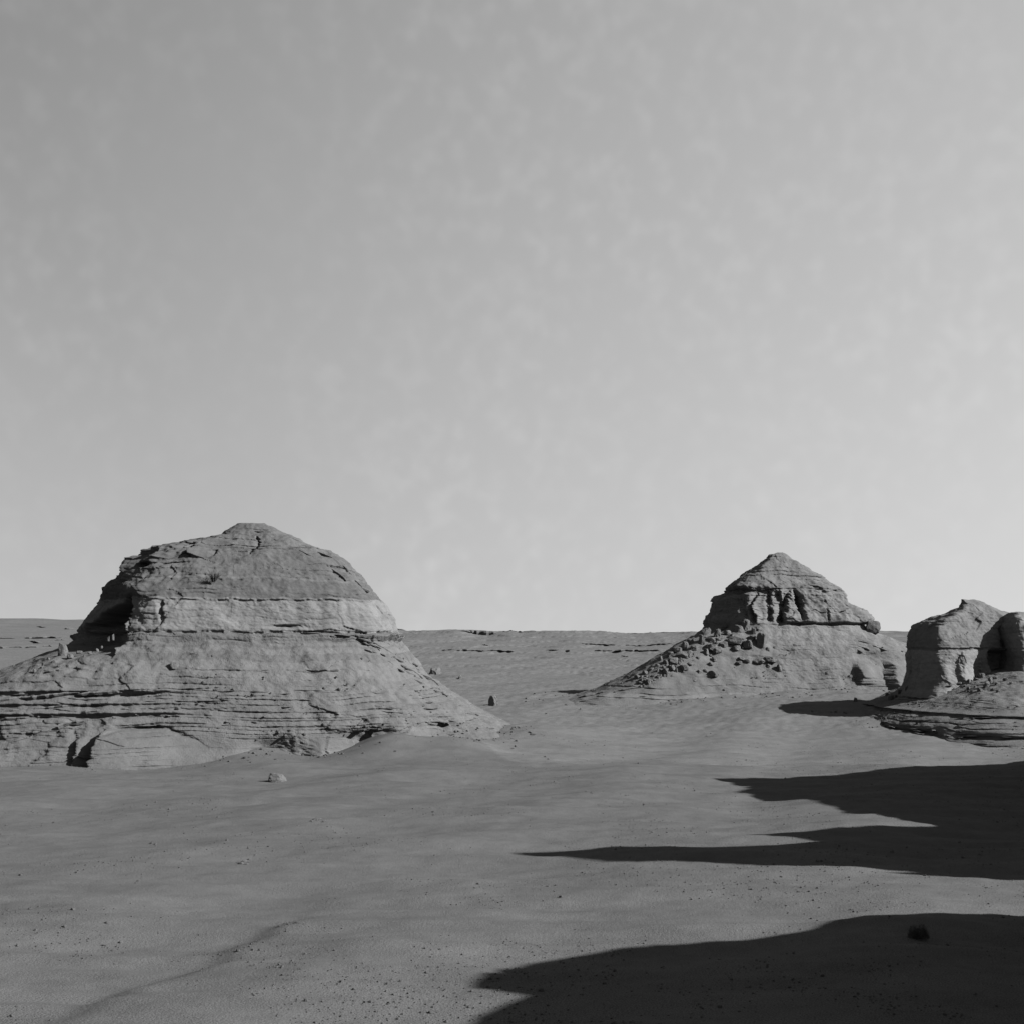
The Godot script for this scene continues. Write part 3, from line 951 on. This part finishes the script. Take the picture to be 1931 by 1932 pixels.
	var rim_plates := [[540, 574, 1012, 1025, 0.14, 0.3], [571, 602, 1022, 1034, 0.16, 0.4], [578, 620, 1031, 1040, 0.14, 0.35], [600, 640, 1041, 1062, 0.14, 0.3], [636, 664, 1062, 1084, 0.14, 0.3], [616, 654, 1068, 1096, 0.10, 0.25], [656, 686, 1088, 1110, 0.12, 0.3], [560, 600, 1036, 1056, 0.10, 0.2], [590, 622, 1052, 1070, 0.10, 0.2], [676, 698, 1106, 1118, 0.2, 0.4], [268, 300, 1043, 1045, 0.16, 0.3], [300, 346, 1041, 1034, 0.16, 0.3], [345, 374, 1034, 1026, 0.14, 0.3], [232, 252, 1066, 1054, 0.2, 0.35], [250, 276, 1076, 1070, 0.14, 0.3], [300, 330, 1052, 1048, 0.10, 0.2], [376, 420, 1022, 1016, 0.14, 0.3], [470, 500, 1003, 1002, 0.08, 0.2], [310, 345, 1062, 1058, 0.08, 0.2]]
	for i in rim_plates.size():
		var e: Array = rim_plates[i]
		butte_ledge(b1, cap1, e[0], e[1], e[2], e[3], e[4], e[5], 700 + i)
	var L2 := [[1085, 1130, 1319, 1306, 0.18, 0.5], [1125, 1150, 1308, 1303, 0.22, 0.4], [1160, 1205, 1304, 1296, 0.14, 0.3], [1090, 1140, 1324, 1315, 0.10, 0.3], [1204, 1225, 1314, 1313, 0.2, 0.4], [1224, 1262, 1313, 1311, 0.14, 0.3], [1600, 1640, 1214, 1226, 0.14, 0.3], [1618, 1655, 1208, 1218, 0.12, 0.3], [1636, 1672, 1216, 1228, 0.12, 0.3], [1604, 1626, 1222, 1230, 0.10, 0.25]]
	for i in L2.size():
		var e: Array = L2[i]
		butte_ledge(b2, apron2, e[0], e[1], e[2], e[3], e[4], e[5], 300 + i)
	var L3 := [[1624, 1660, 1366, 1363, 0.08, 0.25], [1660, 1700, 1363, 1359, 0.12, 0.35], [1693, 1762, 1360, 1357, 0.18, 0.45], [1796, 1830, 1358, 1354, 0.2, 0.45], [1828, 1900, 1354, 1351, 0.10, 0.3], [1735, 1800, 1368, 1366, 0.08, 0.2], [1800, 1931, 1366, 1363, 0.08, 0.2], [1690, 1740, 1378, 1384, 0.10, 0.3], [1725, 1762, 1388, 1386, 0.12, 0.4], [1800, 1870, 1384, 1382, 0.08, 0.2], [1830, 1900, 1402, 1404, 0.10, 0.3], [1730, 1760, 1340, 1339, 0.06, 0.15]]
	for i in L3.size():
		var e: Array = L3[i]
		butte_ledge(b5, mound, e[0], e[1], e[2], e[3], e[4] * 0.75, e[5] * 0.65, 400 + i)
	for i in 30:
		var x := rng.randf_range(1650, 1920)
		var y := rng.randf_range(1360, 1395)
		butte_ledge(b5, mound, x, x + rng.randf_range(9, 28), y, y + rng.randf_range(-2, 2), rng.randf_range(0.05, 0.12), rng.randf_range(0.1, 0.25), 450 + i)
	print("ledges ", Time.get_ticks_msec())

	# ---------------- ledges along the far slope
	var far_group := "thin ledges along the far slope"
	var FL := [[46, 112, 1203.5, 5.0], [55, 82, 1212, 3.0], [108, 122, 1207.5, 3.0], [0, 14, 1221, 3.0], [16, 43, 1221, 3.0], [52, 77, 1220, 3.0], [82, 112, 1219, 2.5], [122, 136, 1186, 3.0], [72, 88, 1183, 2.0], [0, 30, 1204, 2.0], [741, 764, 1183, 4.0], [834, 857, 1226, 3.0], [864, 912, 1227, 3.5], [908, 974, 1227, 3.0], [1030, 1060, 1226, 2.0], [1066, 1075, 1228, 3.0], [1122, 1154, 1228, 3.5], [1156, 1205, 1227, 4.0], [1203, 1244, 1227, 3.0], [1098, 1160, 1215, 2.0], [1180, 1268, 1216, 2.0], [910, 922, 1217, 3.0], [870, 900, 1192, 2.0], [1180, 1300, 1192.5, 2.0], [950, 1010, 1191, 2.0], [1170, 1184, 1238, 2.0]]
	for i in FL.size():
		var e: Array = FL[i]
		slope_ledge(e[0], e[1], e[2], e[3] * 0.75, 500 + i, ("long" if e[1] - e[0] > 40 else "short") + (" thin ledge on the far slope beyond the largest butte's shaded cliff" if e[0] < 140 else " thin ledge on the far slope between the largest and pyramid butte"), far_group)
	slope_ledge(886, 936, 1197, 9.0, 560, "broad dark overhang just below the skyline between two buttes", "")

	# ---------------- loose rock
	for i in 9:
		rocks.append(rock_mesh(600 + i, 2, 9 + i % 4, [1.0, 0.9, 1.1, 1.0, 0.8, 1.0, 0.95, 1.15, 0.85][i], 0.090))
	for i in 6:
		rocks.append(rock_mesh(660 + i, 2, 14, [0.6, 0.7, 1.2, 0.8, 0.5, 1.0][i], 0.094))
	boulder("boulder", 522, 1474, 38, 19, 5, 0.3, "lone pale boulder with flat lower side lying on open sand before the largest butte", "boulder")
	boulder("boulder", 329, 1259, 20, 17, 1, 1.0, "round boulder resting midway on the apron of the largest butte", "boulder")
	boulder("boulder", 365, 1264, 9, 7, 2, 0.4, "small stone beside the round boulder on the large apron", "boulder")
	boulder("boulder", 119, 1236, 21, 27, 5, 0.2, "dark upright block beside the shaded left cliff foot of the largest butte", "boulder")
	boulder("boulder", 821, 1271, 30, 17, 3, 0.9, "cracked boulder on the slope just behind the largest butte", "boulder")
	boulder("boulder", 868, 1280, 10, 9, 6, 0.9, "small round stone on the slope behind the largest butte", "boulder")
	boulder("standing_stone", 930, 1331, 23, 24, 7, 2.2, "upright rounded stone standing alone in the gap between the buttes", "boulder").mesh = rock_mesh(690, 3, 4, 1.0, 0.125, 2.4)
	boulder("boulder", 1645, 1193, 34, 29, 8, 0.5, "tilted block perched at the end of the pyramid butte's overhang", "boulder", "", 0.05)
	boulder("boulder", 1330, 1199, 24, 19, 3, 0.1, "dark block at the left foot of the pyramid butte's cliff", "boulder")
	boulder("boulder", 1345, 1274, 28, 15, 4, 2.0, "wide boulder lying lowest below the rockfall of the pyramid butte", "boulder")
	boulder("boulder", 1436, 1218, 26, 28, 2, 0.6, "large angular block with dark side under the pyramid butte's cliff", "boulder")
	boulder("boulder", 1469, 1264, 14, 13, 5, 1.3, "lone dark pointed stone halfway down the pyramid butte's apron", "boulder")
	boulder("boulder", 1558, 1272, 9, 7, 1, 0.2, "small stone beside the smooth bulges below the pyramid butte", "boulder")
	# the rockfall
	var fall := [[1302, 1213, 16, 12], [1322, 1212, 18, 13], [1340, 1207, 15, 12], [1352, 1199, 20, 16], [1372, 1196, 24, 15], [1366, 1186, 20, 14], [1392, 1190, 18, 14], [1404, 1184, 22, 18], [1338, 1221, 26, 16], [1362, 1216, 20, 14], [1382, 1212, 22, 16], [1400, 1206, 24, 16], [1418, 1205, 16, 12], [1330, 1232, 22, 9], [1388, 1225, 22, 13], [1410, 1220, 18, 12], [1352, 1228, 16, 10], [1290, 1222, 16, 12], [1276, 1229, 18, 13], [1262, 1236, 16, 12], [1286, 1240, 18, 12], [1300, 1238, 14, 10], [1270, 1247, 16, 11], [1255, 1252, 15, 10], [1246, 1244, 14, 10], [1302, 1252, 14, 9], [1396, 1240, 16, 10], [1392, 1250, 10, 8], [1408, 1249, 9, 8], [1432, 1247, 18, 13], [1452, 1245, 22, 12], [1449, 1255, 8, 6], [1268, 1262, 14, 9], [1255, 1272, 26, 18], [1228, 1262, 16, 10], [1240, 1256, 12, 9], [1216, 1270, 14, 9], [1290, 1262, 16, 8], [1318, 1268, 14, 9], [1330, 1268, 10, 8], [1310, 1284, 12, 7], [1370, 1292, 7, 6], [1345, 1245, 14, 6], [1340, 1254, 12, 6], [1310, 1224, 16, 12], [1420, 1194, 16, 12], [1430, 1188, 14, 10], [1200, 1279, 12, 8], [1210, 1284, 10, 6], [1232, 1280, 12, 7], [1378, 1204, 14, 10], [1356, 1206, 12, 9], [1326, 1204, 12, 9], [1222, 1288, 12, 8], [1448, 1227, 12, 8], [1497, 1218, 12, 7], [1460, 1222, 8, 6], [1068, 1329, 9, 8], [1095, 1338, 6, 4]]
	for i in fall.size():
		var e: Array = fall[i]
		fallen(e[0], e[1], e[2], e[3])
	for i in 60:
		var f := sqrt(rng.randf())
		fallen(lerpf(1420, 1200, f) + rng.randf_range(-20, 30) * (1.3 - f), lerpf(1196, 1282, f) + rng.randf_range(-6, 18), rng.randf_range(5, 11), rng.randf_range(4, 8))
	# blocks at the foot of the small butte
	for e in [[1851, 1278, 16, 14], [1866, 1288, 12, 13], [1860, 1295, 15, 14], [1876, 1281, 12, 10], [1840, 1284, 14, 9], [1826, 1288, 12, 8], [1808, 1290, 12, 7], [1792, 1293, 10, 6], [1846, 1304, 14, 9], [1826, 1301, 12, 7], [1880, 1292, 12, 9], [1896, 1283, 12, 7], [1905, 1290, 10, 6], [1880, 1306, 10, 6], [1818, 1296, 8, 5], [1838, 1298, 8, 6], [1870, 1302, 9, 6]]:
		boulder("fallen_block", e[0], e[1], e[2], e[3], rng.randi() % 9, rng.randf() * TAU, "broken sandstone block below the small butte's cave", "boulder", "blocks below the small butte's cave")
	for e in [[1612, 1324, 9, 10], [1679, 1318, 12, 11], [1688, 1316, 9, 8], [1672, 1312, 9, 9], [1696, 1307, 10, 9], [1710, 1302, 12, 10]]:
		boulder("shadow_stone", e[0], e[1], e[2], e[3], rng.randi() % 9, rng.randf() * TAU, "stone lying along the shadow cast by the small butte", "boulder", "stones along the small butte's shadow")
	# stones on the left shoulder of the large apron
	for e in [[92, 1246, 9, 7], [103, 1252, 12, 8], [112, 1260, 9, 6], [133, 1240, 14, 9], [150, 1232, 14, 8], [160, 1240, 9, 6], [170, 1233, 12, 8], [184, 1228, 10, 6], [66, 1268, 9, 8], [68, 1277, 9, 6], [45, 1283, 8, 7], [55, 1284, 8, 5], [192, 1222, 8, 6], [205, 1208, 7, 11], [214, 1206, 6, 12], [130, 1258, 10, 7]]:
		boulder("apron_stone", e[0], e[1], e[2], e[3], rng.randi() % 9, rng.randf() * TAU, "loose stone below the shaded left cliff of the largest butte", "boulder", "stones below the largest butte's shaded cliff")
	# flat stones breaking through the sand
	for e in [[598, 1546, 16, 4], [588, 1549, 8, 3], [578, 1553, 5, 2], [610, 1550, 8, 3], [618, 1560, 7, 3], [626, 1560, 5, 2], [628, 1567, 7, 3], [634, 1571, 7, 3], [646, 1570, 4, 2], [655, 1571, 5, 2], [562, 1557, 5, 2], [624, 1565, 4, 2]]:
		boulder("flat_stone", e[0], e[1], e[2] * 1.3, e[3] * 1.6, 4, rng.randf() * 0.6, "small flat stone in the chevron of stones on open sand", "stone", "chevron of flat stones on open sand", 0.3)
	for e in [[462, 1625, 8, 4], [455, 1629, 10, 4], [470, 1621, 5, 2], [482, 1613, 5, 3], [466, 1630, 6, 3], [448, 1627, 4, 2], [474, 1617, 4, 2]]:
		boulder("flat_stone", e[0], e[1], e[2] * 1.3, e[3] * 1.6, 8, rng.randf() * 0.6, "small flat stone in the tight cluster on foreground sand", "stone", "cluster of flat stones on foreground sand", 0.3)
	for e in [[1005, 1385, 16, 5], [998, 1381, 9, 4], [980, 1372, 9, 3], [966, 1412, 9, 4], [974, 1409, 12, 3], [986, 1424, 5, 2], [1028, 1428, 6, 4], [1034, 1432, 6, 3], [1139, 1424, 6, 3], [1174, 1430, 4, 4], [1203, 1440, 4, 4], [1076, 1409, 5, 2], [1056, 1445, 4, 2], [1230, 1382, 4, 2], [1290, 1400, 4, 2], [1340, 1384, 4, 3], [1332, 1388, 5, 2], [1030, 1346, 5, 3]]:
		boulder("toe_stone", e[0], e[1], e[2], e[3], 4, rng.randf() * TAU, "small dark stone on the pale sand between the largest and the pyramid butte", "stone", "stones between the two buttes", 0.25)
	for e in [[1681, 1608, 8, 5], [1846, 1613, 8, 5], [1540, 1626, 8, 6], [1808, 1589, 6, 4], [1838, 1877, 8, 6], [1502, 1661, 4, 3], [1230, 1570, 10, 3]]:
		boulder("sand_stone", e[0], e[1], e[2], e[3], rng.randi() % 9, rng.randf() * TAU, "small stone lying on the sand where the long shadows fall", "stone", "stones among the long shadows")
	boulder("boulder", 229, 1779, 11, 8, 6, 0.5, "small dark stone alone on the foreground sand below the largest butte", "stone")
	boulder("boulder", 434, 1797, 5, 6, 1, 0.5, "tiny upright stone on the low sand crest of the foreground", "stone")
	# ---------------- a dry shrub on the cliff
	var at := hit(405, 1097)
	var sh := thing("dry_shrub", "dry tufted shrub growing on the front face of the largest butte", "shrub", at + Vector3(0.05, -0.05, 0.45))
	part("twigs", shrub_mesh(170, 0.95, 0.8, 9, 0.04), M.shrub, sh)
	var bush_at := hit(1731, 1771)
	var bush := thing("desert_bush", "low dense rounded bush standing within the foremost shadow on the sand", "bush", Vector3(bush_at.x, ground(bush_at.x, -bush_at.z), bush_at.z))
	part("foliage", bush_mesh(2600, 0.25, 0.34, 15, 0.06), M.shrub, bush)
	part("twigs", shrub_mesh(60, 0.26, 0.9, 16, 0.06), M.shrub, bush)
	print("rocks ", Time.get_ticks_msec())

	# ---------------- gravel strewn on the sand
	var mm := MultiMesh.new()
	mm.transform_format = MultiMesh.TRANSFORM_3D
	mm.mesh = rock_mesh(77, 1, 7, 0.8, 0.068)
	var list: Array[Transform3D] = []
	while list.size() < 19000:
		var d := 24.0 + 70.0 * pow(rng.randf(), 1.5)
		var x := rng.randf_range(-0.42, 0.42) * d
		var dens := 0.22 + 1.5 * nmask.get_noise_2d(x * 0.6, d * 0.4) + 0.8 * nmask.get_noise_2d(x * 3.0 + 70.0, d * 2.0) + 0.1 * clampf(x / 8.0, -1.0, 1.0)
		if rng.randf() > dens:
			continue
		var s := 0.016 + 0.05 * pow(rng.randf(), 5.0) + 0.09 * pow(rng.randf(), 60.0)
		list.append(Transform3D(Basis(Vector3.UP, rng.randf() * TAU) * Basis.from_scale(Vector3(s, s * 0.8, s)), Vector3(x, ground(x, d) - s * 0.12, -d)))
	# debris on and around the feet of the buttes
	for k in 9000:
		var b: Butte = [b1, b1, b2, b5][k % 4]
		var top_h: float = 0.2 if b.id < 3 else -2.6
		var h := lerpf(top_h, -6.6, sqrt(rng.randf()))
		var th := rng.randf_range(0.0, PI)
		var clump := nmask.get_noise_3d(th * 9.0, h * 3.0, b.id * 50.0)
		if rng.randf() > 0.3 + 1.6 * clump:
			continue
		var row := b.row_at(h)
		var rad := b.radius(b.planes(row), maxf(row[7] * 2.0, 9.0), th) + 0.02 + (rng.randf() * rng.randf() * 3.0 if h < -5.6 else 0.0)
		var q := Vector3(b.c.x + rad * cos(th), h, b.c.z + rad * sin(th))
		var gh := ground(q.x, -q.z)
		if h < -5.6 or q.y < gh:
			q.y = gh
		var s := 0.05 + 0.22 * pow(rng.randf(), 5.0)
		list.append(Transform3D(Basis(Vector3.UP, rng.randf() * TAU) * Basis.from_scale(Vector3(s, s * 0.8, s)), q - Vector3(0, s * 0.15, 0)))
	mm.instance_count = list.size()
	for i in list.size():
		mm.set_instance_transform(i, list[i])
	var gravel := MultiMeshInstance3D.new()
	gravel.name = "gravel"
	gravel.multimesh = mm
	gravel.material_override = M.stone
	gravel.set_meta("kind", "stuff")
	add_child(gravel)
	tag(gravel, "fine dark gravel strewn over the sand and the slopes", "gravel")
	print("done ", Time.get_ticks_msec())
